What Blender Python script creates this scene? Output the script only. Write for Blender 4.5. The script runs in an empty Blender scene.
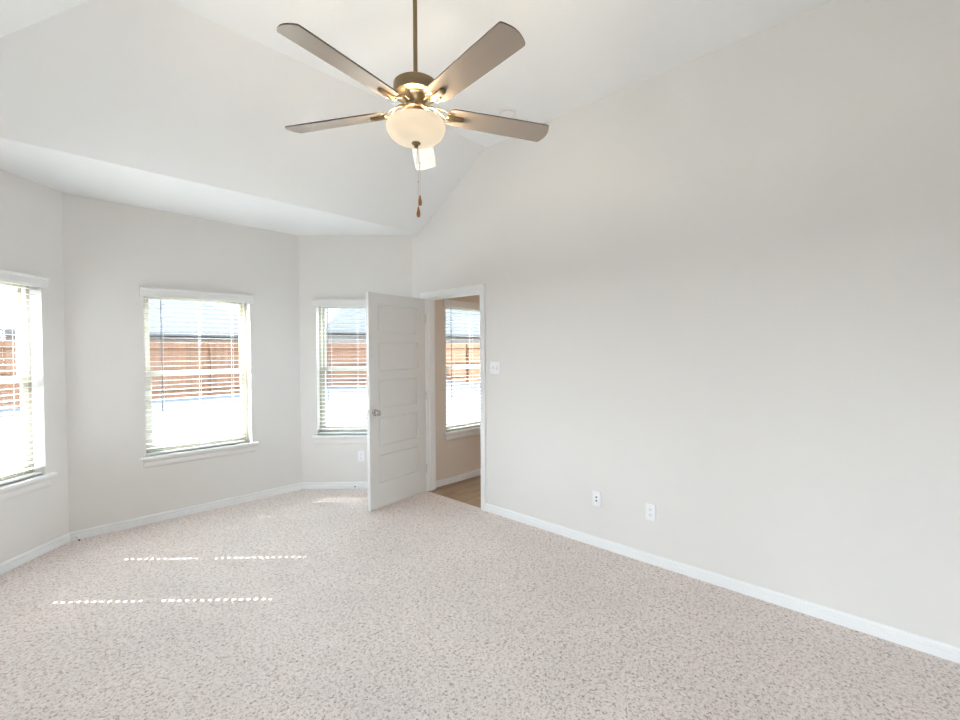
import bpy, bmesh, math, random
from mathutils import Vector, Matrix
random.seed(4)
PI = math.pi
S = bpy.context.scene
C = S.collection

# ------------------------------------------------------------------ camera
YAW, PIT, ROLL, CH = 0.8056, -0.0188, -0.0058, 1.4844
fw = Vector((math.sin(YAW)*math.cos(PIT), math.cos(YAW)*math.cos(PIT), math.sin(PIT)))
rt = Vector((math.cos(YAW), -math.sin(YAW), 0))
up = rt.cross(fw)
r2 = rt*math.cos(ROLL) + up*math.sin(ROLL)
u2 = -rt*math.sin(ROLL) + up*math.cos(ROLL)
cam = bpy.data.objects.new('camera', bpy.data.cameras.new('camera'))
C.objects.link(cam)
cam.matrix_world = Matrix(((r2.x, u2.x, -fw.x, 0), (r2.y, u2.y, -fw.y, 0), (r2.z, u2.z, -fw.z, CH), (0, 0, 0, 1)))
cam.data.sensor_width = 36
cam.data.lens = 462.6/960*36
cam.data.clip_start = 0.05
S.camera = cam

# ------------------------------------------------------------------ world, sun, exposure
SKY, SUN, EXPO = 15.0, 28.0, 0.64
w = bpy.data.worlds.new('world'); S.world = w; w.use_nodes = True
nt = w.node_tree; nt.nodes.clear()
wo = nt.nodes.new('ShaderNodeOutputWorld'); bg = nt.nodes.new('ShaderNodeBackground')
tc = nt.nodes.new('ShaderNodeTexCoord'); sx = nt.nodes.new('ShaderNodeSeparateXYZ'); cr = nt.nodes.new('ShaderNodeValToRGB')
cr.color_ramp.elements[0].position = 0.0; cr.color_ramp.elements[0].color = (0.95, 0.98, 1, 1)
cr.color_ramp.elements[1].position = 0.7; cr.color_ramp.elements[1].color = (0.62, 0.80, 1, 1)
nt.links.new(tc.outputs['Generated'], sx.inputs[0]); nt.links.new(sx.outputs['Z'], cr.inputs[0])
nt.links.new(cr.outputs[0], bg.inputs[0]); nt.links.new(bg.outputs[0], wo.inputs[0])
bg.inputs[1].default_value = SKY

sl = bpy.data.lights.new('sun', 'SUN'); sl.energy = SUN; sl.angle = math.radians(0.12); sl.color = (1, 0.95, 0.87)
so = bpy.data.objects.new('sun', sl); C.objects.link(so)
so.rotation_euler = Vector((-0.7071, 0.7071, 0.93)).to_track_quat('Z', 'Y').to_euler()

S.view_settings.view_transform = 'Standard'; S.view_settings.look = 'None'
S.view_settings.exposure = EXPO; S.view_settings.gamma = 1; S.view_settings.use_curve_mapping = False
S.cycles.max_bounces = 14; S.cycles.diffuse_bounces = 8; S.cycles.glossy_bounces = 4
S.cycles.transmission_bounces = 8; S.cycles.transparent_max_bounces = 16
S.cycles.sample_clamp_indirect = 6.0
S.cycles.use_denoising = True
S.cycles.caustics_reflective = False; S.cycles.caustics_refractive = False

# ------------------------------------------------------------------ dimensions
W, YA, YB, XC, XAB, XL = 3.124, 4.008, 4.871, 0.363, 2.261, -0.5
YBACK = -0.72
ZC, ZT = 2.743, 3.349
YS, YF, XF = 3.889, 2.9016, 0.493
YD = 3.839                       # window wall of the next room
HP = PI/2

# ------------------------------------------------------------------ materials
def mat(name, col, rough=0.6, metal=0.0, bump=None, var=None, spec=None, emit=None, emit_s=0):
    m = bpy.data.materials.new(name); m.use_nodes = True
    n = m.node_tree; b = n.nodes['Principled BSDF']
    b.inputs['Base Color'].default_value = (*col, 1)
    b.inputs['Roughness'].default_value = rough; b.inputs['Metallic'].default_value = metal
    if spec is not None: b.inputs['Specular IOR Level'].default_value = spec
    if emit: b.inputs['Emission Color'].default_value = (*emit, 1); b.inputs['Emission Strength'].default_value = emit_s
    t = n.nodes.new('ShaderNodeTexCoord')
    if bump:
        sc, st, dist = bump
        x = n.nodes.new('ShaderNodeTexNoise'); x.inputs['Scale'].default_value = sc; x.inputs['Detail'].default_value = 3
        bp = n.nodes.new('ShaderNodeBump'); bp.inputs['Strength'].default_value = st; bp.inputs['Distance'].default_value = dist
        n.links.new(t.outputs['Object'], x.inputs[0]); n.links.new(x.outputs[0], bp.inputs['Height'])
        n.links.new(bp.outputs[0], b.inputs['Normal'])
    if var:
        sc, c2 = var
        x = n.nodes.new('ShaderNodeTexNoise'); x.inputs['Scale'].default_value = sc; x.inputs['Detail'].default_value = 4
        mx = n.nodes.new('ShaderNodeMix'); mx.data_type = 'RGBA'
        mx.inputs[6].default_value = (*col, 1); mx.inputs[7].default_value = (*c2, 1)
        mr = n.nodes.new('ShaderNodeMapRange'); mr.inputs[1].default_value = 0.35; mr.inputs[2].default_value = 0.65
        n.links.new(t.outputs['Object'], x.inputs[0]); n.links.new(x.outputs[0], mr.inputs[0])
        n.links.new(mr.outputs[0], mx.inputs[0]); n.links.new(mx.outputs[2], b.inputs['Base Color'])
    return m

M = {}
M['wall'] = mat('wall_paint', (0.775, 0.757, 0.738), 0.75, bump=(170, 0.22, 0.004), spec=0.3)
M['ceil'] = mat('ceiling_paint', (0.865, 0.87, 0.873), 0.8, bump=(150, 0.3, 0.004), spec=0.3)
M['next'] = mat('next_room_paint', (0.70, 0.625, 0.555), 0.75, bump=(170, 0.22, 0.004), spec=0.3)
M['trim'] = mat('white_trim_paint', (0.88, 0.89, 0.90), 0.35)
M['apron'] = mat('apron_paint', (0.79, 0.775, 0.76), 0.5)
M['door'] = mat('door_paint', (0.76, 0.76, 0.755), 0.4, bump=(90, 0.05, 0.002))
M['vinyl'] = mat('almond_vinyl', (0.50, 0.465, 0.38), 0.4)
M['blind'] = mat('white_blind', (0.80, 0.80, 0.79), 0.4)
M['plate'] = mat('white_plastic', (0.88, 0.88, 0.90), 0.3)
M['slot'] = mat('dark_slot', (0.10, 0.10, 0.11), 0.5)
M['slot2'] = mat('grey_slot', (0.30, 0.30, 0.32), 0.5)
M['chrome'] = mat('chrome', (0.52, 0.52, 0.54), 0.12, 1.0)
M['hinge'] = mat('satin_hinge', (0.72, 0.70, 0.66), 0.3, 1.0)
M['nickel'] = mat('brushed_nickel', (0.25, 0.185, 0.11), 0.34, 1.0)
M['blade'] = mat('blade_face', (0.40, 0.335, 0.275), 0.26, 0.5)
M['edge'] = mat('blade_edge', (0.09, 0.065, 0.05), 0.6)
M['wood_pull'] = mat('stained_wood_pull', (0.38, 0.14, 0.04), 0.35)
M['chain'] = mat('chain', (0.55, 0.5, 0.42), 0.3, 1.0)
M['wand'] = mat('clear_grey_wand', (0.30, 0.33, 0.38), 0.2)
M['rubber'] = mat('dark_rubber', (0.03, 0.03, 0.03), 0.7)
M['det'] = mat('detector_plastic', (0.88, 0.85, 0.84), 0.4)

def glass():
    m = bpy.data.materials.new('window_glass'); m.use_nodes = True
    n = m.node_tree; n.nodes.clear()
    o = n.nodes.new('ShaderNodeOutputMaterial'); mx = n.nodes.new('ShaderNodeMixShader')
    tr = n.nodes.new('ShaderNodeBsdfTransparent'); gl = n.nodes.new('ShaderNodeBsdfGlossy')
    tr.inputs[0].default_value = (0.93, 0.95, 0.95, 1); gl.inputs['Roughness'].default_value = 0.02
    mx.inputs[0].default_value = 0.05
    n.links.new(tr.outputs[0], mx.inputs[1]); n.links.new(gl.outputs[0], mx.inputs[2]); n.links.new(mx.outputs[0], o.inputs[0])
    return m
M['glass'] = glass()

def bowl():
    m = bpy.data.materials.new('frosted_glass'); m.use_nodes = True
    n = m.node_tree; n.nodes.clear()
    o = n.nodes.new('ShaderNodeOutputMaterial'); a = n.nodes.new('ShaderNodeAddShader'); mx = n.nodes.new('ShaderNodeMixShader')
    t = n.nodes.new('ShaderNodeBsdfTranslucent'); d = n.nodes.new('ShaderNodeBsdfPrincipled'); e = n.nodes.new('ShaderNodeEmission')
    t.inputs[0].default_value = (0.17, 0.16, 0.148, 1); d.inputs['Base Color'].default_value = (0.42, 0.39, 0.35, 1)
    d.inputs['Roughness'].default_value = 0.35
    e.inputs[0].default_value = (1, 0.88, 0.66, 1); e.inputs[1].default_value = 0.26
    mx.inputs[0].default_value = 0.45
    n.links.new(t.outputs[0], mx.inputs[1]); n.links.new(d.outputs[0], mx.inputs[2])
    n.links.new(mx.outputs[0], a.inputs[0]); n.links.new(e.outputs[0], a.inputs[1]); n.links.new(a.outputs[0], o.inputs[0])
    return m
M['bowl'] = bowl()

def carpet():
    m = bpy.data.materials.new('beige_carpet'); m.use_nodes = True
    n = m.node_tree; b = n.nodes['Principled BSDF']; L = n.links.new
    b.inputs['Roughness'].default_value = 1; b.inputs['Specular IOR Level'].default_value = 0.05
    t = n.nodes.new('ShaderNodeTexCoord')
    v = n.nodes.new('ShaderNodeTexVoronoi'); v.inputs['Scale'].default_value = 140
    x = n.nodes.new('ShaderNodeTexNoise'); x.inputs['Scale'].default_value = 150; x.inputs['Detail'].default_value = 3
    y = n.nodes.new('ShaderNodeTexNoise'); y.inputs['Scale'].default_value = 60; y.inputs['Detail'].default_value = 4; y.inputs['Roughness'].default_value = 0.8
    big = n.nodes.new('ShaderNodeTexNoise'); big.inputs['Scale'].default_value = 2.2; big.inputs['Detail'].default_value = 3
    for q in (x, y, big): L(t.outputs['Object'], q.inputs[0])
    va = n.nodes.new('ShaderNodeVectorMath'); va.operation = 'MULTIPLY_ADD'; va.inputs[1].default_value = (0.016,)*3
    L(x.outputs['Color'], va.inputs[0]); L(t.outputs['Object'], va.inputs[2]); L(va.outputs[0], v.inputs['Vector'])
    sp = n.nodes.new('ShaderNodeSeparateColor'); L(v.outputs['Color'], sp.inputs[0])
    m1 = n.nodes.new('ShaderNodeMath'); m1.operation = 'MULTIPLY_ADD'; m1.inputs[1].default_value = 0.45      # tuft tone + pile noise
    m2 = n.nodes.new('ShaderNodeMath'); m2.operation = 'MULTIPLY_ADD'; m2.inputs[1].default_value = 1.5; m2.inputs[2].default_value = -0.45
    L(y.outputs[0], m2.inputs[0]); L(sp.outputs[0], m1.inputs[0]); L(m2.outputs[0], m1.inputs[2])
    cr = n.nodes.new('ShaderNodeValToRGB')
    e = cr.color_ramp.elements
    e[0].position = 0.16; e[0].color = (0.36, 0.29, 0.26, 1)
    e[1].position = 0.85; e[1].color = (0.95, 0.885, 0.855, 1)
    k = e.new(0.30); k.color = (0.60, 0.51, 0.47, 1)
    k = e.new(0.45); k.color = (0.83, 0.755, 0.72, 1)
    L(m1.outputs[0], cr.inputs[0])
    mx = n.nodes.new('ShaderNodeMix'); mx.data_type = 'RGBA'; mx.blend_type = 'MULTIPLY'; mx.inputs[0].default_value = 1
    c2 = n.nodes.new('ShaderNodeValToRGB'); c2.color_ramp.elements[0].position = 0.3; c2.color_ramp.elements[0].color = (0.93, 0.92, 0.92, 1)
    c2.color_ramp.elements[1].position = 0.7; c2.color_ramp.elements[1].color = (1, 0.985, 0.975, 1)
    L(big.outputs[0], c2.inputs[0]); L(cr.outputs[0], mx.inputs[6]); L(c2.outputs[0], mx.inputs[7]); L(mx.outputs[2], b.inputs['Base Color'])
    ad = n.nodes.new('ShaderNodeMath'); ad.operation = 'SUBTRACT'
    L(y.outputs[0], ad.inputs[0]); L(v.outputs['Distance'], ad.inputs[1])
    bp = n.nodes.new('ShaderNodeBump'); bp.inputs['Strength'].default_value = 0.5; bp.inputs['Distance'].default_value = 0.008
    L(ad.outputs[0], bp.inputs['Height']); L(bp.outputs[0], b.inputs['Normal'])
    return m
M['carpet'] = carpet()

def planks(name, c1, c2, c3, sc, bw, rh, rot=0.0, mortar=0.004, rough=0.5, off=0.37):
    m = bpy.data.materials.new(name); m.use_nodes = True
    n = m.node_tree; b = n.nodes['Principled BSDF']; L = n.links.new
    b.inputs['Roughness'].default_value = rough
    t = n.nodes.new('ShaderNodeTexCoord'); mp = n.nodes.new('ShaderNodeMapping'); mp.inputs['Rotation'].default_value = (rot if isinstance(rot, tuple) else (0, 0, rot))
    br = n.nodes.new('ShaderNodeTexBrick'); br.inputs['Scale'].default_value = sc; br.offset = off
    br.inputs['Brick Width'].default_value = bw; br.inputs['Row Height'].default_value = rh; br.inputs['Mortar Size'].default_value = mortar
    br.inputs['Color1'].default_value = (*c1, 1); br.inputs['Color2'].default_value = (*c2, 1); br.inputs['Mortar'].default_value = (*c3, 1)
    x = n.nodes.new('ShaderNodeTexNoise'); x.inputs['Scale'].default_value = 6; x.inputs['Detail'].default_value = 6
    m2 = n.nodes.new('ShaderNodeMapping'); m2.inputs['Scale'].default_value = (0.8, 9, 9)
    mx = n.nodes.new('ShaderNodeMix'); mx.data_type = 'RGBA'; mx.blend_type = 'OVERLAY'; mx.inputs[0].default_value = 0.45
    L(t.outputs['Object'], mp.inputs[0]); L(mp.outputs[0], br.inputs[0]); L(mp.outputs[0], m2.inputs[0]); L(m2.outputs[0], x.inputs[0])
    L(br.outputs[0], mx.inputs[6]); L(x.outputs[0], mx.inputs[7]); L(mx.outputs[2], b.inputs['Base Color'])
    return m
M['lvp'] = planks('wood_look_planks', (0.42, 0.29, 0.175), (0.30, 0.205, 0.125), (0.14, 0.09, 0.055), 1, 1.1, 0.15, 0.0, 0.003, 0.35)
M['fence'] = planks('cedar_boards', (0.098, 0.039, 0.012), (0.068, 0.027, 0.009), (0.024, 0.010, 0.005), 1, 2.4, 0.14, (HP, 0, HP), 0.006, 0.8, 0)
M['shingle'] = planks('grey_shingles', (0.0078, 0.0058, 0.0058), (0.0056, 0.0042, 0.0042), (0.0030, 0.0023, 0.0023), 1, 0.35, 0.16, 0.0, 0.012, 0.85, 0.5)
M['brick'] = planks('pale_brick', (0.09, 0.075, 0.065), (0.075, 0.062, 0.055), (0.10, 0.095, 0.09), 1, 0.24, 0.085, (HP, 0, 0), 0.010, 0.85, 0.5)
M['fascia'] = mat('fascia_board', (0.06, 0.058, 0.058), 0.6)
M['soffit'] = mat('dark_gutter', (0.02, 0.019, 0.018), 0.6)
M['dirt'] = mat('pale_dry_ground', (0.0108, 0.0095, 0.0084), 0.95, bump=(9, 0.5, 0.03), var=(1.3, (0.0092, 0.0081, 0.0073)))
M['grey_strip'] = mat('blue_grey_ground', (0.034, 0.035, 0.040), 0.9, bump=(30, 0.6, 0.02), var=(14, (0.028, 0.030, 0.038)))  # darker blue-grey ground tone
M['outwall'] = M['brick']

# ------------------------------------------------------------------ mesh helpers
class MB:
    def __init__(s): s.v = []; s.f = []; s.mi = []
    def box(s, x0, x1, y0, y1, z0, z1, mi=0):
        b = len(s.v)
        s.v += [(x, y, z) for z in (z0, z1) for (x, y) in ((x0, y0), (x1, y0), (x1, y1), (x0, y1))]
        for q in ((0, 3, 2, 1), (4, 5, 6, 7), (0, 1, 5, 4), (1, 2, 6, 5), (2, 3, 7, 6), (3, 0, 4, 7)):
            s.f.append([b+i for i in q]); s.mi.append(mi)
        return s
    def hexa(s, bot, top):
        b = len(s.v); s.v += [tuple(p) for p in bot] + [tuple(p) for p in top]; n = len(bot)
        s.f.append([b+i for i in range(n)][::-1]); s.f.append([b+n+i for i in range(n)])
        for i in range(n): s.f.append([b+i, b+(i+1) % n, b+n+(i+1) % n, b+n+i])
        s.mi += [0]*(n+2)
        return s
    def prism(s, pts, axis_from, axis_to, fn):
        """pts: 2-D outline; fn(u, v, t) -> 3-D point"""
        return s.hexa([fn(u, v, axis_from) for u, v in pts], [fn(u, v, axis_to) for u, v in pts])
    def face(s, pts, mi=0):
        b = len(s.v); s.v += [tuple(p) for p in pts]; s.f.append(list(range(b, b+len(pts)))); s.mi.append(mi); return s
    def lathe(s, prof, cx=0, cy=0, n=40, axis='z', base=(0, 0, 0)):
        b = len(s.v)
        for r, z in prof:
            for k in range(n):
                a = 2*PI*k/n; c, d = r*math.cos(a), r*math.sin(a)
                if axis == 'z': s.v.append((cx+c, cy+d, z))
                elif axis == 'y': s.v.append((base[0]+c, base[1]+z, base[2]+d))
                else: s.v.append((base[0]+z, base[1]+c, base[2]+d))
        for i in range(len(prof)-1):
            for k in range(n):
                s.f.append([b+i*n+k, b+i*n+(k+1) % n, b+(i+1)*n+(k+1) % n, b+(i+1)*n+k]); s.mi.append(0)
        for i, flip in ((0, True), (len(prof)-1, False)):
            if prof[i][0] > 1e-5:
                q = [b+i*n+k for k in range(n)]; s.f.append(q[::-1] if flip else q); s.mi.append(0)
        return s
    def tube(s, pts, r, n=10):
        b = len(s.v); P = [Vector(p) for p in pts]; R = r if isinstance(r, (list, tuple)) else [r]*len(P)
        for i, p in enumerate(P):
            d = (P[min(i+1, len(P)-1)] - P[max(i-1, 0)]).normalized()
            a = d.orthogonal().normalized() if abs(d.z) > 0.9 else Vector((0, 0, 1)).cross(d).normalized()
            c = d.cross(a)
            for k in range(n):
                t = 2*PI*k/n; s.v.append(tuple(p + (a*math.cos(t) + c*math.sin(t))*R[i]))
        for i in range(len(P)-1):
            for k in range(n):
                s.f.append([b+i*n+k, b+i*n+(k+1) % n, b+(i+1)*n+(k+1) % n, b+(i+1)*n+k]); s.mi.append(0)
        s.f.append([b+k for k in range(n)][::-1]); s.mi.append(0)
        s.f.append([b+(len(P)-1)*n+k for k in range(n)]); s.mi.append(0)
        return s
    def build(s, name, m, parent=None, smooth=False, bevel=0, bseg=2):
        me = bpy.data.meshes.new(name); me.from_pydata(s.v, [], s.f)
        ms = m if isinstance(m, (list, tuple)) else [m]
        for x in ms: me.materials.append(M[x] if isinstance(x, str) else x)
        for p, i in zip(me.polygons, s.mi): p.material_index = i
        bm = bmesh.new(); bm.from_mesh(me)
        bmesh.ops.remove_doubles(bm, verts=bm.verts, dist=1e-6)
        bmesh.ops.recalc_face_normals(bm, faces=bm.faces)
        bm.to_mesh(me); bm.free()
        if smooth:
            for p in me.polygons: p.use_smooth = True
            me.set_sharp_from_angle(angle=math.radians(smooth if smooth is not True else 40))
        o = bpy.data.objects.new(name, me); C.objects.link(o)
        if parent: o.parent = parent
        if bevel:
            b = o.modifiers.new('bevel', 'BEVEL'); b.width = bevel; b.segments = bseg; b.limit_method = 'ANGLE'; b.angle_limit = 0.6
        return o

def struct(o, label=None):
    o['kind'] = 'structure'
    if label: o['label'] = label
    return o
def tag(o, label, cat, group=None):
    o['label'] = label; o['category'] = cat
    if group: o['group'] = group
    return o
def empty(name, loc=(0, 0, 0), rz=0.0):
    o = bpy.data.objects.new(name, None); C.objects.link(o); o.location = loc; o.rotation_euler = (0, 0, rz)
    o.empty_display_size = 0.1
    return o
def rounded_rect(x0, x1, z0, z1, r, n=4):
    pts = []
    for cx, cz, a0 in ((x1-r, z1-r, 0), (x0+r, z1-r, HP), (x0+r, z0+r, PI), (x1-r, z0+r, 3*HP)):
        for k in range(n+1):
            a = a0 + HP*k/n; pts.append((cx+r*math.cos(a), cz+r*math.sin(a)))
    return pts

# ------------------------------------------------------------------ walls
TH = 0.15
def wall(name, p0, p1, q0, q1, ztop, openings, m='wall', z0=0.0):
    """inner line p0-p1, outer line q0-q1 (mitred); openings (s0, s1, z0, z1) along the inner line"""
    p0, p1, q0, q1 = map(Vector, (p0, p1, q0, q1)); L = (p1-p0).length; d = (p1-p0)/L
    n = Vector((-d.y, d.x))
    ss = sorted({0.0, L} | {o[0] for o in openings} | {o[1] for o in openings})
    def inner(s): return p0 + d*s
    def outer(s):
        if s == 0: return q0
        if s == L: return q1
        t = (q0-p0).dot(n); return p0 + d*s + n*t
    mb = MB()
    for a, b in zip(ss, ss[1:]):
        zs = [z0, ztop]; cut = [o for o in openings if o[0] <= a+1e-6 and o[1] >= b-1e-6]
        spans = [(z0, ztop)]
        for o in cut: spans = [(z0, o[2]), (o[3], ztop)]
        for za, zb in spans:
            if zb-za < 1e-4: continue
            q = [inner(a), inner(b), outer(b), outer(a)]
            mb.hexa([(v.x, v.y, za) for v in q], [(v.x, v.y, zb) for v in q])
    return struct(mb.build(name, m))

k45 = TH*math.tan(math.radians(22.5))
OZ0, OZ1 = 0.585, 2.03
wall('wall_bay_middle', (XC, YB), (XAB, YB), (XC-k45, YB+TH), (XAB+k45, YB+TH), 2.80, [(0.515, 1.388, OZ0, OZ1)])
LA = (YB-YA)*math.sqrt(2)
wall('wall_bay_right', (XAB, YB), (W, YA), (XAB+k45, YB+TH), (W+k45+0.05, YA+TH-0.05), 2.80, [(0.178, 1.045, OZ0, OZ1)])
wall('wall_bay_left', (XL, YA), (XC, YB), (XL-k45, YA+TH), (XC-k45, YB+TH), 2.80, [(LA-1.055, LA-0.188, OZ0, OZ1)])
WT = 0.116
wall('wall_right', (W, YA), (W, YBACK), (W+WT, YA+0.0), (W+WT, YBACK), ZT+0.05, [(YA-3.805, YA-2.976, -0.02, 2.058)])
LO = (0.12, 0.94, 0.03, 2.10)      # added opening for fill light in the left wall, beside the viewer
wall('wall_left', (XL, YBACK), (XL, YA), (XL-TH, YBACK), (XL-TH, YA+TH*0.42), ZT+0.05, [LO])
wall('wall_back', (W+WT, YBACK), (XL-TH, YBACK), (W+WT, YBACK-TH), (XL-TH, YBACK-TH), ZT+0.05, [])

# next room
X2, Y2 = 5.3, 1.2
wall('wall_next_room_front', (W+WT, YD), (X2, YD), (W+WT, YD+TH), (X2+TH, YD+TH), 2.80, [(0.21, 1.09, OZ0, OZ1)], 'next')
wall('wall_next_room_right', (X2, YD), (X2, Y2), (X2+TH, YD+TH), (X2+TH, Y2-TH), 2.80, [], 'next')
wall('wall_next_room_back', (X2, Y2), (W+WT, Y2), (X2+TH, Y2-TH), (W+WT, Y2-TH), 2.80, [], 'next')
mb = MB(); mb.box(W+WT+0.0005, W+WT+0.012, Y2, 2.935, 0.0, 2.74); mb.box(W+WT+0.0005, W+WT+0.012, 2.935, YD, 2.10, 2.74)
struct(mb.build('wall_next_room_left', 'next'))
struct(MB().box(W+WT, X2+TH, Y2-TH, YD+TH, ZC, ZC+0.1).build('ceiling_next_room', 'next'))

# floor, subfloor
mb = MB(); mb.face([(XL, YBACK, 0), (W, YBACK, 0), (W, 2.976, 0), (3.145, 2.976, 0), (3.145, 3.805, 0), (W, 3.805, 0), (W, YA, 0), (XAB, YB, 0), (XC, YB, 0), (XL, YA, 0)])
struct(mb.build('floor', 'carpet'), 'pale pinkish beige carpet covering the bay room')
struct(MB().box(3.145, X2, Y2, YD, -0.02, -0.004).build('floor_next_room', 'lvp'), 'brown wood look plank floor beyond the doorway')
mb = MB(); mb.box(XL-0.2, X2+0.2, YBACK-0.2, YD, -0.15, -0.021); mb.box(XL, W, YD, YA+0.1, -0.15, -0.021)
mb.hexa([(XL, YA, -0.15), (W, YA, -0.15), (XAB, YB, -0.15), (XC, YB, -0.15)], [(XL, YA, -0.021), (W, YA, -0.021), (XAB, YB, -0.021), (XC, YB, -0.021)])
struct(mb.build('floor_slab', 'fascia'))

# ceiling: flat bay soffit, front slope, left slope, flat top
mb = MB()
e = 0.2
mb.face([(XL-e, YS, ZC), (W+0.05, YS, ZC), (W+0.35, YA, ZC), (XAB+e, YB+e, ZC), (XC-e, YB+e, ZC), (XL-e-0.1, YA, ZC)])
mb.face([(XL, YS, ZC), (W+0.05, YS, ZC), (W+0.05, YF, ZT), (XF, YF, ZT)])
mb.face([(XL, YS, ZC), (XF, YF, ZT), (XF, YBACK, ZT), (XL, YBACK, ZC)])
mb.face([(XF, YF, ZT), (W+0.05, YF, ZT), (W+0.05, YBACK, ZT), (XF, YBACK, ZT)])
struct(mb.build('ceiling', 'ceil'))

# ------------------------------------------------------------------ baseboards
BP = [(0, 0), (0.014, 0), (0.014, 0.039), (0.0075, 0.040), (0.0075, 0.046), (0.012, 0.048), (0.0135, 0.058), (0.0115, 0.064), (0.007, 0.071), (0, 0.071)]
def baseboard(name, runs, lab=None):
    mb = MB()
    for p0, p1, m0, m1 in runs:           # inward is to the right of p0->p1; m = mitre slope at each end
        p0 = Vector(p0); p1 = Vector(p1); d = (p1-p0).normalized(); n = Vector((d.y, -d.x))
        def fn(u, v, t):
            q = (p0 + d*(u*m0) if t == 0 else p1 - d*(u*m1)) + n*u
            return (q.x, q.y, v)
        mb.prism(BP, 0, 1, fn)
    return struct(mb.build(name, 'trim'))
t22 = math.tan(math.radians(22.5))
baseboard('baseboard_bay_middle', [((XC, YB), (XAB, YB), t22, t22)])
baseboard('baseboard_bay_right', [((XAB, YB), (W, YA), t22, t22)])
baseboard('baseboard_bay_left', [((XL, YA), (XC, YB), t22, t22)])
baseboard('baseboard_right', [((W, 2.930), (W, YBACK), 0, 0), ((W, YA), (W, 3.853), t22, 0)])
baseboard('baseboard_left', [((XL, YBACK), (XL, YA), 0, t22)])
baseboard('baseboard_next_room', [((W+WT, YD), (X2, YD), 0, 1), ((X2, YD), (X2, Y2), 1, 1)])

# ------------------------------------------------------------------ windows (local x along wall, y outward, z up)
def ring(mb, x0, x1, z0, z1, wd, y0, y1, wb=None):
    wb = wb or wd
    mb.box(x0, x0+wd, y0, y1, z0, z1); mb.box(x1-wd, x1, y0, y1, z0, z1)
    mb.box(x0+wd, x1-wd, y0, y1, z0, z0+wb); mb.box(x0+wd, x1-wd, y0, y1, z1-wd, z1)
    return mb
def window(n, org, rz, w, label, portal=True):
    t = empty('window_%d' % n, (org[0], org[1], 0), rz); struct(t, label)
    z0, z1 = OZ0, OZ1; zm = 1.300
    ring(MB(), 0.0005, w-0.0005, z0, z1-0.0005, 0.030, 0.085, 0.145).build('window_frame', 'vinyl', t, bevel=0.003)
    up_ = ring(MB(), 0.030, w-0.030, zm-0.018, z1-0.031, 0.030, 0.118, 0.140, 0.036).build('upper_sash', 'vinyl', t, bevel=0.002)
    lo = ring(MB(), 0.030, w-0.030, z0+0.031, zm+0.020, 0.034, 0.090, 0.114, 0.05).build('lower_sash', 'vinyl', t, bevel=0.002)
    MB().box(w/2-0.03, w/2+0.03, 0.082, 0.090, zm-0.004, zm+0.016).build('sash_lock', 'vinyl', lo, bevel=0.002)
    MB().box(0.055, w-0.055, 0.127, 0.131, zm+0.010, z1-0.055).build('pane', 'glass', up_)
    MB().box(0.060, w-0.060, 0.100, 0.104, z0+0.075, zm-0.010).build('pane', 'glass', lo)
    # stool and apron
    mb = MB(); mb.box(0.001, w-0.001, -0.001, 0.084, z0-0.022, z0)
    mb.box(-0.050, w+0.055, -0.042, -0.0005, z0-0.022, z0)
    sil = mb.build('window_sill', 'trim', t, bevel=0.005, bseg=3)
    pr = [(0, 0), (-0.008, 0), (-0.013, 0.008), (-0.015, 0.022), (-0.012, 0.05), (-0.017, 0.062), (-0.017, 0.076), (0, 0.076)]
    MB().prism(pr, -0.022, w+0.028, lambda u, v, s_: (s_, u-0.0005, z0-0.022-0.0765+v)).build('apron', 'apron', t)
    if portal:
        l = bpy.data.lights.new('window_portal', 'AREA'); l.shape = 'RECTANGLE'; l.size = w; l.size_y = z1-z0; l.cycles.is_portal = True
        po = bpy.data.objects.new('window_portal', l); C.objects.link(po); po.parent = t
        po.location = (w/2, 0.16, (z0+z1)/2); po.rotation_euler = (-HP, 0, 0)
    return t

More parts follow.
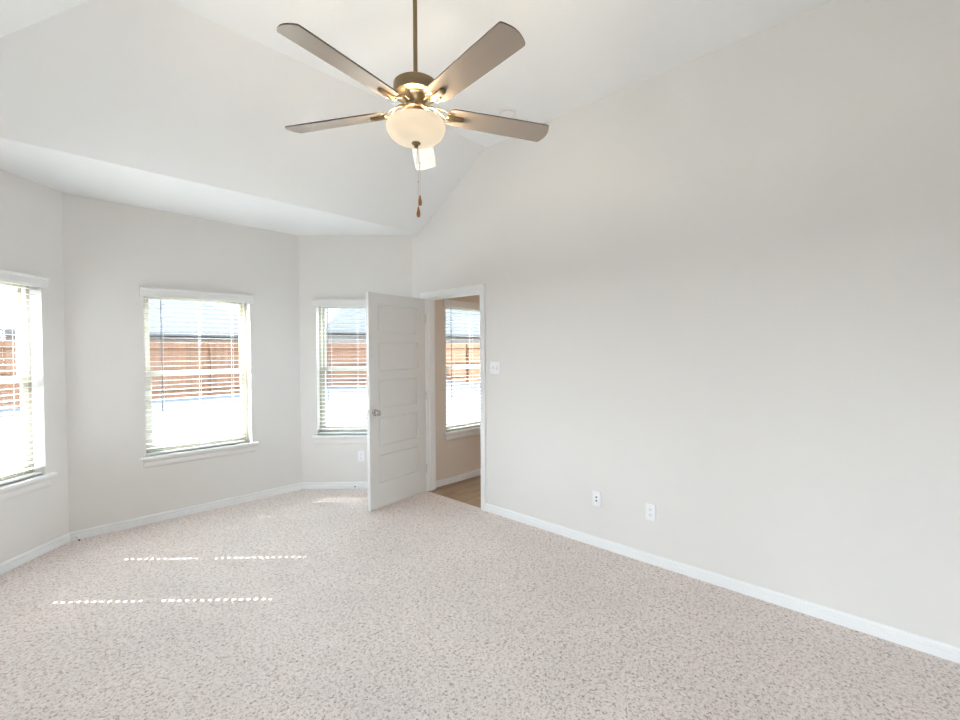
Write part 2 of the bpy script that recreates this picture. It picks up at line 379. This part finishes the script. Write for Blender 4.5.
def blind(org, rz, w, label, wand=0.12, gap=(0.004, 0.012)):
    """faux wood blind hung in the window opening"""
    b = empty('window_blind', (org[0], org[1], 0), rz); tag(b, label, 'blind', 'white horizontal blinds')
    x0, x1 = gap[0], w-gap[1]; yc = 0.040; hd = 0.025; th = 0.0028
    lad = [(0.14, True), (w/2, False), (w-0.155, True)]
    # valance with stepped crown profile and short returns
    vp = [(-0.0015, 0), (-0.0155, 0), (-0.0155, 0.012), (-0.018, 0.016), (-0.018, 0.060), (-0.022, 0.066), (-0.026, 0.076), (-0.026, 0.082), (-0.0015, 0.082)]
    vp = [(u-0.016, v) for u, v in vp]
    mb = MB(); mb.prism(vp, -0.029, w+0.023, lambda u, v, s_: (s_, u, 1.974+v))
    mb.box(-0.029, -0.017, -0.018, -0.0015, 1.974, 2.056); mb.box(w+0.011, w+0.023, -0.018, -0.0015, 1.974, 2.056)
    mb.build('valance', 'blind', b)
    MB().box(x0, x1, 0.014, 0.066, 1.985, 2.028).build('headrail', 'blind', b)
    mb = MB(); pitch = 0.0425; z = 1.962; zs = []
    while z > OZ0+0.055: zs.append(z); z -= pitch
    for z in zs:
        hz = th/2
        hr = 0.0085; hl = 0.010
        # front and back strips run full width; the middle strip is broken by the cord route holes
        mb.box(x0, x1, yc-hd, yc-hl, z-hz, z+hz); mb.box(x0, x1, yc+hl, yc+hd, z-hz, z+hz)
        xs = [x0] + [v for l, h in lad if h for v in (l-hr, l+hr)] + [x1]
        for a, c in zip(xs[::2], xs[1::2]): mb.box(a, c, yc-hl, yc+hl, z-hz, z+hz)
    me = mb.build('slats', 'blind', b)
    zb = zs[-1]-0.030
    MB().box(x0, x1, yc-hd, yc+hd, OZ0+0.004, OZ0+0.020).build('bottom_rail', 'blind', b, bevel=0.003)
    for l, h in lad:
        mb = MB()
        for y in (yc-hd-0.0015, yc+hd+0.0015): mb.tube([(l, y, 1.99), (l, y, OZ0+0.015)], 0.0012, 6)
        for z in zs: mb.tube([(l+0.0075, yc-hd-0.001, z-0.003), (l+0.0075, yc+hd+0.001, z-0.003)], 0.0006, 4)
        mb.build('ladder_cord', 'blind', b)
    if wand:
        mb = MB(); mb.tube([(wand, 0.006, 1.985), (wand, 0.004, 1.955), (wand, 0.003, 1.01)], [0.002, 0.0042, 0.0042], 8)
        mb.lathe([(0.004, 1.01), (0.0062, 1.0), (0.0062, 0.975), (0.003, 0.968)], wand, 0.003, 8)
        mb.build('tilt_wand', 'wand', b, smooth=True)
    return b

WB = ((XC+0.515, YB), 0.0, 0.873)
s2 = math.sqrt(0.5)
WA = ((XAB+0.178*s2, YB-0.178*s2), -PI/4, 0.867)
sC = LA-1.055
WC = ((XL+sC*s2, YA+sC*s2), PI/4, 0.867)
WD = ((W+WT+0.21, YD), 0.0, 0.88)
window(1, *WB, 'double hung window in the middle wall of the bay')
window(2, *WA, 'double hung window in the bay wall partly behind the open door')
window(3, *WC, 'double hung window in the left bay wall cut by the photo edge')
window(4, *WD, 'window of the next room seen through the doorway')
blind(*WB, 'open white slatted blind on the whole window of the middle bay wall', wand=0.125, gap=(0.004, 0.055))
blind(*WA, 'open white slatted blind on the narrow looking window just left of the door')
blind(*WC, 'open white slatted blind on the window cut off by the left edge')
blind(*WD, 'open white slatted blind on the window seen through the doorway', wand=0.085)

# added unseen glazed door in the left wall, lets in fill light
tb = empty('door_fill', (XL, YBACK+LO[0], 0), HP); struct(tb, 'added glazed door giving fill light from the left wall beside the viewer')
wb_ = LO[1]-LO[0]
ring(MB(), 0.001, wb_-0.001, LO[2]+0.001, LO[3]-0.001, 0.07, 0.05, 0.10).box(wb_/2-0.04, wb_/2+0.04, 0.05, 0.10, LO[2]+0.07, LO[3]-0.07).build('door_frame', 'vinyl', tb)
MB().box(0.07, wb_-0.07, 0.073, 0.077, LO[2]+0.07, LO[3]-0.07).build('pane', 'glass', tb)
l = bpy.data.lights.new('fill_door_portal', 'AREA'); l.shape = 'RECTANGLE'; l.size = wb_; l.size_y = LO[3]-LO[2]; l.cycles.is_portal = True
po = bpy.data.objects.new('fill_door_portal', l); C.objects.link(po); po.parent = tb
po.location = (wb_/2, 0.16, (LO[2]+LO[3])/2); po.rotation_euler = (-HP, 0, 0)

# unseen additions outside: slabs that bounce light, roof on posts against sun
struct(MB().box(-3.2, XL-TH, -1.4, 3.9, -0.15, -0.02).build('ground_bounce_slab', mat('bounce_slab_concrete', (0.5, 0.49, 0.47), 0.9)))  # added pale slab, bounces light up through the fill opening
struct(MB().box(-3.2, 5.2, 5.1, 8.7, -0.15, -0.06).build('ground_bay_bounce', mat('bay_bounce_concrete', (0.24, 0.238, 0.23), 0.9)))  # added concrete out of view, bounces light through the bay windows
struct(MB().box(-2.9, XL-TH+0.0, -1.4, 3.9, 2.72, 2.85).build('ceiling_sun_block', 'trim'))  # added roof out of view, keeps sun out of the fill opening
for yy in (-1.3, 3.7): struct(MB().box(-2.88, -2.74, yy, yy+0.14, -0.02, 2.72).build('trim_sun_block_post', 'trim'))  # posts under the added sun-blocking roof

# ------------------------------------------------------------------ doorway and door
D0, D1, DH = 2.995, 3.786, 2.038
dr = empty('door_1', (W, D1, 0)); struct(dr, 'white five panel door standing open into the room')
def dl(x, y): return (x-W, y-D1)
mb = MB()
jx0, jx1 = -0.0015, WT+0.0015
mb.box(jx0, jx1, D0-0.018-D1, D0-D1, 0, DH+0.018); mb.box(jx0, jx1, 0, 0.018, 0, DH+0.018)
mb.box(jx0, jx1, D0-D1, 0, DH, DH+0.018)
mb.box(0.038, 0.075, D0-D1, D0-D1+0.011, 0, DH); mb.box(0.038, 0.075, -0.011, 0, 0, DH); mb.box(0.038, 0.075, D0-D1+0.011, -0.011, DH-0.011, DH)
fr = mb.build('door_frame', 'trim', dr)
# casing, room side and next-room side: profiled boards, mitred
def casing(side):
    mb = MB()
    cw = 0.062; pr = [(0, 0.006), (0.010, 0.0), (0.013, 0.004), (0.010, 0.012), (0.0125, 0.020), (0.017, 0.048), (0.017, cw)]
    a0 = D0-D1-0.005; a1 = 0.005; zt = DH+0.005
    def X(h): return (-0.0016-h) if side < 0 else (WT+0.0016+h)
    pr2 = [(0.0, 0), (0.009, 0), (0.011, 0.008), (0.009, 0.014), (0.014, 0.03), (0.017, 0.05), (0.017, cw), (0.0, cw)]
    mb.hexa([(X(h), a0-u, 0) for h, u in pr2], [(X(h), a0-u, zt+u) for h, u in pr2])
    mb.hexa([(X(h), a1+u, 0) for h, u in pr2], [(X(h), a1+u, zt+u) for h, u in pr2])
    mb.hexa([(X(h), a0-u, zt+u) for h, u in pr2], [(X(h), a1+u, zt+u) for h, u in pr2])
    return mb
casing(-1).build('door_casing', 'trim', dr); casing(1).build('door_casing', 'trim', dr)
# leaf: local x from hinge to free edge, y = thickness (0 = face towards the viewer), z up
lw, lh, lt = 0.760, 2.020, 0.035
ang = math.atan2(3.672-3.781, 2.352-3.106)
leaf_mb = MB()
def panel_face(mb, y, sgn):
    st = 0.115; top = lh-0.105; ph = 0.2685; rl = 0.0845
    xs = [0, st, lw-st, lw]
    rects = []
    z = top
    for k in range(5): rects.append((z-ph, z)); z -= ph+rl
    def q(x0, x1, za, zb, ya=y): mb.face([(x0, ya, za), (x1, ya, za), (x1, ya, zb), (x0, ya, zb)])
    q(0, st, 0, lh); q(lw-st, lw, 0, lh)
    zz = [0]
    for a, b in rects[::-1]: zz += [a, b]
    zz.append(lh)
    for a, b in zip(zz[::2], zz[1::2]): q(st, lw-st, a, b)
    for a, b in rects:
        loops = [(0, 0), (0.002, 0.009), (0.009, 0.010), (0.013, 0.003), (0.024, 0.0025)]
        L = []
        for ins, dp in loops:
            yy = y + sgn*dp
            L.append([(st+ins, yy, a+ins), (lw-st-ins, yy, a+ins), (lw-st-ins, yy, b-ins), (st+ins, yy, b-ins)])
        for A, B in zip(L, L[1:]):
            for i in range(4): mb.face([A[i], A[(i+1) % 4], B[(i+1) % 4], B[i]])
        mb.face(L[-1])
panel_face(leaf_mb, 0.0, 1)
panel_face(leaf_mb, lt, -1)
for (x0, y0, x1, y1) in ((0, 0, 0, lt), (lw, 0, lw, lt)): leaf_mb.face([(x0, y0, 0), (x1, y1, 0), (x1, y1, lh), (x0, y0, lh)])
leaf_mb.face([(0, 0, 0), (lw, 0, 0), (lw, lt, 0), (0, lt, 0)]); leaf_mb.face([(0, 0, lh), (lw, 0, lh), (lw, lt, lh), (0, lt, lh)])
leaf = leaf_mb.build('door_leaf', 'door', dr)
# mirror x so that local +x points along the leaf away from the hinge while y faces the bay
leaf.location = (3.106-W, 3.781-D1, 0.014)
leaf.matrix_local = Matrix.Translation(leaf.location) @ Matrix.Rotation(ang, 4, 'Z') @ Matrix.Scale(-1, 4, (0, 1, 0))
def knob_mb(sgn):
    b0 = 0.0 if sgn < 0 else lt
    pr = [(0.0, 0.0), (0.032, 0.0), (0.032, 0.004), (0.027, 0.009), (0.013, 0.012), (0.011, 0.024), (0.014, 0.030), (0.0245, 0.036), (0.0285, 0.046), (0.0265, 0.056), (0.018, 0.063), (0.0, 0.065)]
    return MB().lathe([(r, b0+sgn*z) for r, z in pr], n=28, axis='y', base=(lw-0.062, 0, 0.905))
knob_mb(-1).build('door_knob', 'chrome', leaf, smooth=50); knob_mb(1).build('door_knob', 'chrome', leaf, smooth=50)
MB().box(lw-0.0005, lw+0.0012, 0.006, 0.029, 0.875, 0.935).build('latch_plate', 'chrome', leaf)
for z in (0.25, 1.02, 1.83):
    hb = MB(); hb.lathe([(0.0, z-0.047), (0.004, z-0.047), (0.0062, z-0.043), (0.0062, z+0.043), (0.004, z+0.047), (0.0, z+0.047)], -0.012, -0.006, 12)
    hb.build('hinge', 'hinge', dr, smooth=True)

# transition between carpet and planks
struct(MB().box(3.139, 3.160, D0, D1, -0.004, 0.003).build('trim_threshold', 'lvp'))

# ------------------------------------------------------------------ wall plates (local x along wall, y outward)
def plate(name, org, rz, w, h, zc, label, cat, kind, group=None):
    t = empty(name, (org[0], org[1], 0), rz); tag(t, label, cat, group)
    pts = rounded_rect(-w/2, w/2, zc-h/2, zc+h/2, 0.006, 3)
    inn = rounded_rect(-w/2+0.004, w/2-0.004, zc-h/2+0.004, zc+h/2-0.004, 0.005, 3)
    mb = MB(); n = len(pts)
    mb.v = [(x, -0.0005, z) for x, z in pts] + [(x, -0.0055, z) for x, z in pts] + [(x, -0.0075, z) for x, z in inn]
    for k in range(2):
        for i in range(n): mb.f.append([k*n+i, k*n+(i+1) % n, (k+1)*n+(i+1) % n, (k+1)*n+i]); mb.mi.append(0)
    mb.f.append([2*n+i for i in range(n)]); mb.f.append([i for i in range(n)][::-1]); mb.mi += [0, 0]
    mb.build('cover_plate', 'plate', t)
    F = -0.0075
    if kind == 'duplex':
        for s in (-1, 1):
            zc2 = zc+s*0.0195
            r = MB(); r.prism(rounded_rect(-0.0165, 0.0165, zc2-0.014, zc2+0.014, 0.008, 4), F+0.001, F-0.0015, lambda u, v, q: (u, q, v))
            r = r.build('receptacle', 'plate', t)
            MB().box(-0.0085, -0.0055, F-0.002, F-0.0012, zc2-0.002, zc2+0.008).box(0.0055, 0.0085, F-0.002, F-0.0012, zc2-0.001, zc2+0.008).build('slot', 'slot2', r)
            MB().lathe([(0, F-0.0012), (0.003, F-0.0012), (0.003, F-0.002), (0, F-0.002)], n=10, axis='y', base=(0, 0, zc2-0.007)).build('slot', 'slot2', r)
        MB().lathe([(0, F), (0.003, F), (0.003, F-0.001), (0, F-0.001)], n=10, axis='y', base=(0, 0, zc)).build('screw', 'plate', t)
    elif kind == 'jacks':
        for s in (-1, 1):
            j = MB().lathe([(0.007, F+0.001), (0.007, F-0.003), (0.0055, F-0.003), (0.0055, F)], n=14, axis='y', base=(0, 0, zc+s*0.0135)).build('jack', 'slot2', t)
            MB().lathe([(0, F-0.0005), (0.0055, F-0.0005), (0.0055, F-0.0022), (0, F-0.0022)], n=14, axis='y', base=(0, 0, zc+s*0.0135)).build('port', 'slot', j)
        for s in (-1, 1): MB().lathe([(0, F), (0.003, F), (0.003, F-0.001), (0, F-0.001)], n=10, axis='y', base=(0, 0, zc+s*0.042)).build('screw', 'plate', t)
    elif kind == 'toggle2':
        for s in (-1, 1):
            xx = s*0.023
            MB().box(xx-0.0055, xx+0.0055, F-0.001, F, zc-0.0125, zc+0.0125).build('slot', 'slot2', t)
            mb = MB(); d_ = s
            mb.hexa([(xx-0.0045, F, zc-0.009), (xx+0.0045, F, zc-0.009), (xx+0.0045, F, zc+0.009), (xx-0.0045, F, zc+0.009)],
                    [(xx-0.0035, F-0.014, zc+0.002*d_-0.004), (xx+0.0035, F-0.014, zc+0.002*d_-0.004), (xx+0.0035, F-0.014, zc+0.009*d_+0.002), (xx-0.0035, F-0.014, zc+0.009*d_+0.002)] if d_ > 0 else
                    [(xx-0.0035, F-0.014, zc-0.011), (xx+0.0035, F-0.014, zc-0.011), (xx+0.0035, F-0.014, zc-0.003), (xx-0.0035, F-0.014, zc-0.003)])
            mb.build('toggle', 'plate', t)
    return t
plate('wall_outlet', (W, 1.780), -HP, 0.071, 0.115, 0.362, 'white wall plate with two dark round jacks, nearer the door on the long wall', 'outlet', 'jacks')
plate('wall_outlet', (W, 1.362), -HP, 0.071, 0.115, 0.360, 'white duplex outlet with grey slots low on the long wall, farther from the door', 'outlet', 'duplex')
plate('light_switch', (W, 2.808), -HP, 0.117, 0.117, 1.333, 'white two gang light switch on the wall right of the doorway', 'light switch', 'toggle2')
pA = (XAB+0.648*s2, YB-0.648*s2)
plate('wall_outlet', pA, -PI/4, 0.071, 0.115, 0.352, 'white outlet under the window, half hidden by the open door', 'outlet', 'duplex')

# door stops on the baseboards (local y outward from wall into room = -y)
def door_stop(org, rz, zc, ln, label):
    t = empty('door_stop', (org[0], org[1], zc), rz); tag(t, label, 'door stop')
    MB().lathe([(0, 0), (0.011, 0), (0.010, -0.004), (0.005, -0.008), (0.0, -0.008)], n=16, axis='y').build('base', 'plate', t, smooth=True)
    mb = MB(); pts = []
    N = 12*int(ln/0.006)
    for i in range(N+1):
        a = 2*PI*i/12; pts.append((0.0042*math.cos(a), -0.006-(ln-0.016)*i/N, 0.0042*math.sin(a)))
    mb.tube(pts, 0.0011, 6); mb.build('spring', 'plate', t, smooth=True)
    MB().lathe([(0, -ln+0.012), (0.0065, -ln+0.012), (0.0075, -ln+0.004), (0.0055, -ln), (0, -ln)], n=14, axis='y').build('tip', 'rubber', t, smooth=True)
    return t
pS = (XAB+0.598*s2-0.0145*s2, YB-0.598*s2-0.0145*s2)
door_stop(pS, -PI/4, 0.042, 0.075, 'small spring door stop with dark tip on the baseboard left of the open door')
door_stop((0.415, YB-0.0145), 0, 0.022, 0.092, 'small spring door stop with dark tip near the left bay corner')

# smoke detector
t = empty('smoke_detector', (2.785, 2.365, ZT)); tag(t, 'round white smoke detector on the ceiling behind the right fan blade', 'smoke detector')
MB().lathe([(0, 0), (0.070, 0), (0.070, -0.010), (0.066, -0.012), (0, -0.012)], n=40).build('base', 'det', t, smooth=True)
MB().lathe([(0.060, -0.012), (0.062, -0.018), (0.057, -0.021), (0.040, -0.031), (0, -0.032)], n=40).build('cover', 'det', t, smooth=True)
mb = MB()
for k in range(20):
    a = 2*PI*k/20; c, s_ = math.cos(a), math.sin(a)
    mb.hexa([(0.0612*c-0.003*s_, 0.0612*s_+0.003*c, -0.014), (0.0612*c+0.003*s_, 0.0612*s_-0.003*c, -0.014), (0.0632*c+0.003*s_, 0.0632*s_-0.003*c, -0.014), (0.0632*c-0.003*s_, 0.0632*s_+0.003*c, -0.014)],
            [(0.0602*c-0.003*s_, 0.0602*s_+0.003*c, -0.021), (0.0602*c+0.003*s_, 0.0602*s_-0.003*c, -0.021), (0.0617*c+0.003*s_, 0.0617*s_-0.003*c, -0.021), (0.0617*c-0.003*s_, 0.0617*s_+0.003*c, -0.021)])
mb.build('vent_grille', mat('grey_vent', (0.55, 0.53, 0.52), 0.5), t)

# ------------------------------------------------------------------ ceiling fan
FX, FY = 1.3166, 1.6545
fan = empty('ceiling_fan', (FX, FY, ZT)); tag(fan, 'five blade brushed nickel ceiling fan with lit cream glass bowl hanging on a long rod', 'ceiling fan')
def Z(z): return z-ZT
def lz(prof): return [(r, Z(z)) for r, z in prof]
MB().lathe(lz([(0, 3.349), (0.068, 3.349), (0.068, 3.335), (0.060, 3.305), (0.035, 3.285), (0.016, 3.280), (0, 3.280)])).build('canopy', 'nickel', fan, smooth=True)
MB().lathe(lz([(0.0097, 3.29), (0.0097, 2.685)]), n=20).build('downrod', 'nickel', fan, smooth=True)
hs = MB().lathe(lz([(0.0, 2.705), (0.016, 2.705), (0.018, 2.690), (0.060, 2.688), (0.090, 2.685), (0.0975, 2.680), (0.0985, 2.675), (0.0985, 2.642), (0.096, 2.632), (0.086, 2.626), (0.058, 2.625), (0.054, 2.622), (0.035, 2.584), (0, 2.584)]), n=56).build('motor_housing', 'nickel', fan, smooth=30)
MB().lathe(lz([(0.0, 2.585), (0.036, 2.585), (0.045, 2.583), (0.045, 2.577), (0.056, 2.575), (0.056, 2.566), (0.046, 2.564), (0.044, 2.548), (0.050, 2.544), (0.050, 2.530), (0.046, 2.514), (0, 2.514)]), n=48).build('light_fitter', 'nickel', fan, smooth=30)
bw = MB().lathe(lz([(0.108, 2.513), (0.120, 2.512), (0.129, 2.506), (0.1325, 2.495), (0.1315, 2.480), (0.121, 2.456), (0.100, 2.438), (0.070, 2.427), (0.035, 2.4225), (0.006, 2.422),
                    (0.006, 2.425), (0.035, 2.4255), (0.069, 2.430), (0.098, 2.441), (0.118, 2.458), (0.128, 2.481), (0.129, 2.495), (0.126, 2.504), (0.118, 2.509), (0.108, 2.510)]), n=64)
bw.f = bw.f[:-2]; bw.mi = bw.mi[:-2]
bowl_o = bw.build('light_bowl', 'bowl', fan, smooth=True)
MB().lathe(lz([(0, 2.4225), (0.019, 2.4225), (0.021, 2.419), (0.018, 2.414), (0.010, 2.411), (0.008, 2.407), (0.009, 2.402), (0.006, 2.398), (0, 2.396)]), n=28).build('finial', 'nickel', bowl_o, smooth=50)
# spokes that carry the bowl rim
for k in range(3):
    a = k*2*PI/3+0.4; mb = MB(); mb.tube([(0.04*math.cos(a), 0.04*math.sin(a), Z(2.520)), (0.119*math.cos(a), 0.119*math.sin(a), Z(2.509))], 0.0025, 6)
    mb.build('bowl_bracket', 'nickel', fan)
for k in range(3):
    a = k*2*PI/3+1.3
    bl = MB().lathe([(0, -0.02), (0.010, -0.018), (0.014, -0.008), (0.013, 0.004), (0.008, 0.012), (0.008, 0.020), (0, 0.020)], 0, 0, 16)
    mm = mat('lit_bulb', (0.9, 0.85, 0.75), 0.3, emit=(1, 0.80, 0.5), emit_s=3) if k == 0 else bpy.data.materials['lit_bulb']
    o = bl.build('light_bulb', mm, fan, smooth=True); o.location = (0.062*math.cos(a), 0.062*math.sin(a), Z(2.480))
    l = bpy.data.lights.new('bulb_light', 'POINT'); l.energy = 7.0; l.color = (1, 0.83, 0.60); l.shadow_soft_size = 0.015
    lo = bpy.data.objects.new('bulb_light', l); C.objects.link(lo); lo.parent = fan; lo.location = (0.062*math.cos(a), 0.062*math.sin(a), Z(2.508))
# blades
BT = 0.006
out = []
def blade_outline():
    R = [(0.150, 0.030), (0.156, 0.042), (0.168, 0.050), (0.20, 0.053), (0.35, 0.0565), (0.50, 0.0595), (0.60, 0.061), (0.632, 0.0615), (0.640, 0.0605), (0.6445, 0.057)]
    tip = [(0.651, 0.044), (0.658, 0.024), (0.661, 0.008)]
    up_ = R + tip
    return [(r, t) for r, t in up_] + [(r, -t) for r, t in up_[::-1]]
bo = blade_outline()
PH0, PITCH, ZB = 3.3232, 0.224, 2.5645
proto = None
for k in range(5):
    a = PH0 + k*2*PI/5
    mtx = Matrix.Translation((0, 0, Z(ZB))) @ Matrix.Rotation(a, 4, 'Z') @ Matrix.Rotation(-PITCH, 4, 'X')
    if proto is None:
        mb = MB(); n = len(bo)
        mb.v = [(r, t, -BT/2) for r, t in bo] + [(r, t, BT/2) for r, t in bo]
        mb.f = [list(range(n))[::-1], [n+i for i in range(n)]] + [[i, (i+1) % n, n+(i+1) % n, n+i] for i in range(n)]
        mb.mi = [0, 0] + [1]*n
        bl = mb.build('blade', ['blade', 'edge'], fan); proto = bl.data
        # blade iron: curved arm from the hub plus an oval holder under the blade
        mb = MB()
        mb.tube([(0.052, 0, 0.030), (0.075, 0, 0.033), (0.100, 0, 0.024), (0.120, 0, 0.004), (0.135, 0, -0.010), (0.155, 0, -0.011)], [0.006, 0.005, 0.0045, 0.0045, 0.005, 0.007], 10)
        for s in (-1, 1):
            mb.tube([(0.085, 0, 0.028), (0.105, s*0.020, 0.016), (0.128, s*0.031, 0.0), (0.152, s*0.030, -0.008), (0.172, s*0.020, -0.0075)], [0.003, 0.0028, 0.0028, 0.0028, 0.003], 8)
        pr = rounded_rect(0.140, 0.228, -0.0150, 0.0150, 0.0148, 6)
        pi_ = rounded_rect(0.146, 0.222, -0.009, 0.009, 0.0088, 6); n2 = len(pr); b0 = len(mb.v)
        mb.v += [(x, y, -BT/2-0.0005) for x, y in pr] + [(x, y, -BT/2-0.008) for x, y in pr] + [(x, y, -BT/2-0.013) for x, y in pi_]
        for q in range(2):
            for i in range(n2): mb.f.append([b0+q*n2+i, b0+q*n2+(i+1) % n2, b0+(q+1)*n2+(i+1) % n2, b0+(q+1)*n2+i]); mb.mi.append(0)
        mb.f.append([b0+2*n2+i for i in range(n2)]); mb.f.append([b0+i for i in range(n2)][::-1]); mb.mi += [0, 0]
        ir = mb.build('blade_iron', 'nickel', bl, smooth=50); iron = ir.data
    else:
        bl = bpy.data.objects.new('blade', proto); C.objects.link(bl); bl.parent = fan
        ir = bpy.data.objects.new('blade_iron', iron); C.objects.link(ir); ir.parent = bl
    bl.matrix_local = mtx
# pull chains
cr_ = Vector((math.cos(YAW), -math.sin(YAW)))
for off, z1_, z2_, zc_ in ((0.0165, 2.190, 2.143, 2.335), (0.0085, 2.138, 2.090, 2.250)):
    x, y = off, -off*0.3
    pc = MB(); pc.tube([(x*0.4, y*0.4, Z(2.40)), (x*0.8, y*0.8, Z(2.37)), (x, y, Z(2.30)), (x, y, Z(z1_))], 0.0011, 6)
    pc.lathe(lz([(0, zc_+0.005), (0.003, zc_+0.003), (0.003, zc_-0.003), (0, zc_-0.005)]), x, y, 8)
    pc = pc.build('pull_chain', 'chain', fan, smooth=True)
    MB().lathe(lz([(0, z1_), (0.0035, z1_-0.001), (0.005, z1_-0.012), (0.0085, z1_-0.026), (0.0090, z1_-0.036), (0.0065, z2_+0.002), (0, z2_)]), x, y, 16).build('pull_knob', 'wood_pull', pc, smooth=True)

# added warm fill light in the next room, out of sight above the doorway
fl = empty('added_fill_light', (4.3, 2.4, ZC)); tag(fl, 'added unseen dome giving warm fill light in the next room', 'added light')
MB().lathe([(0, 0), (0.15, 0), (0.15, -0.025), (0, -0.025)], n=32).build('base', 'nickel', fl, smooth=True)
MB().lathe([(0.14, -0.025), (0.135, -0.055), (0.10, -0.085), (0.05, -0.098), (0, -0.10)], n=32).build('fill_light_dome', mat('fill_dome_glow', (0.9, 0.85, 0.75), 0.4, emit=(1, 0.74, 0.48), emit_s=12), fl, smooth=True)  # glowing dome added to warm the next room

# ------------------------------------------------------------------ outdoors
GZ = -0.15
struct(MB().box(-60, 90, -40, 90, GZ-0.3, GZ).build('ground', 'dirt'), 'pale dry ground of the back yard')
struct(MB().box(-30, 16.4, 17.4, 19.4, GZ, GZ+0.012).build('ground_blue_grey_strip', 'grey_strip'), 'blue grey strip along the foot of the fence')  # darker blue-grey band of ground at the fence foot
def fence(name, p0, p1, label):
    p0 = Vector(p0); p1 = Vector(p1); L = (p1-p0).length; d = (p1-p0)/L
    t = empty(name, (p0.x, p0.y, GZ), math.atan2(d.y, d.x)); tag(t, label, 'fence')
    mb = MB(); x = 0
    while x < L:
        h = 2.06 + random.uniform(-0.012, 0.012); mb.box(x, min(x+0.135, L), 0, 0.016, 0.03, h); x += 0.14
    mb.build('boards', 'fence', t)
    for z in (0.3, 1.05, 1.8): MB().box(0, L, -0.045, -0.001, z, z+0.085).build('rail', 'fence', t)
    x = 0
    while x < L:
        MB().box(x, x+0.09, -0.14, -0.046, -0.0, 2.0).build('post', 'fence', t); x += 2.44
    return t
fence('wooden_fence', (-14, 19.45), (16.6, 19.45), 'long orange brown wooden fence across the back of the yard')
fence('wooden_fence', (16.6, 19.35), (16.6, 2.0), 'wooden side fence running toward the house, seen through the doorway window')
def house(x0, x1, y0, y1, ze, zr, label, ov=0.45):
    t = empty('neighbour_house', ((x0+x1)/2, (y0+y1)/2, GZ)); tag(t, label, 'house')
    cx, cy = (x0+x1)/2, (y0+y1)/2
    MB().box(x0+ov-cx, x1-ov-cx, y0+ov-cy, y1-ov-cy, 0, ze-0.1-GZ).build('wall', 'brick', t)
    X0, X1, Y0, Y1 = x0-cx, x1-cx, y0-cy, y1-cy; E, R = ze-GZ, zr-GZ; hd = (Y1-Y0)/2
    mb = MB()
    mb.hexa([(X0, Y0, E-0.02), (X1, Y0, E-0.02), (X1, Y1, E-0.02), (X0, Y1, E-0.02)], [(X0, Y0, E), (X1, Y0, E), (X1, Y1, E), (X0, Y1, E)])
    mb.face([(X0, Y0, E), (X1, Y0, E), (X1-hd, 0, R), (X0+hd, 0, R)]); mb.face([(X0, Y1, E), (X1, Y1, E), (X1-hd, 0, R), (X0+hd, 0, R)])
    mb.face([(X0, Y0, E), (X0, Y1, E), (X0+hd, 0, R)]); mb.face([(X1, Y0, E), (X1, Y1, E), (X1-hd, 0, R)])
    mb.build('roof', 'shingle', t)
    ring_ = MB(); f = 0.02
    ring_.box(X0-f, X1+f, Y0-f, Y0-f-0.03, E-0.15, E-0.0); ring_.box(X0-f, X1+f, Y1+f, Y1+f+0.03, E-0.15, E-0.0)
    ring_.box(X0-f-0.03, X0-f, Y0-f, Y1+f, E-0.15, E-0.0); ring_.box(X1+f, X1+f+0.03, Y0-f, Y1+f, E-0.15, E-0.0)
    ring_.build('gutter', 'soffit', t)
    MB().box(X0, X1, Y0, Y1, E-0.12, E-0.10).build('soffit', 'fascia', t)
    for wx in (X0+2.2, X1-3.2):
        wf = MB(); ring(wf, wx, wx+1.0, 0.9, 2.1, 0.06, Y0+ov-0.03, Y0+ov-0.001); wf = wf.build('window', 'trim', t)
        MB().box(wx+0.06, wx+0.94, Y0+ov-0.012, Y0+ov-0.006, 0.96, 2.04).build('pane', 'slot2', wf)
    return t
house(-5.0, 11.4, 24.6, 34.6, 2.42, 4.95, 'neighbour house with grey hip roof showing above the fence in the middle window')
house(13.2, 38.0, 25.6, 38.6, 2.78, 6.6, 'neighbour house with long grey roof seen above the fence by the door')
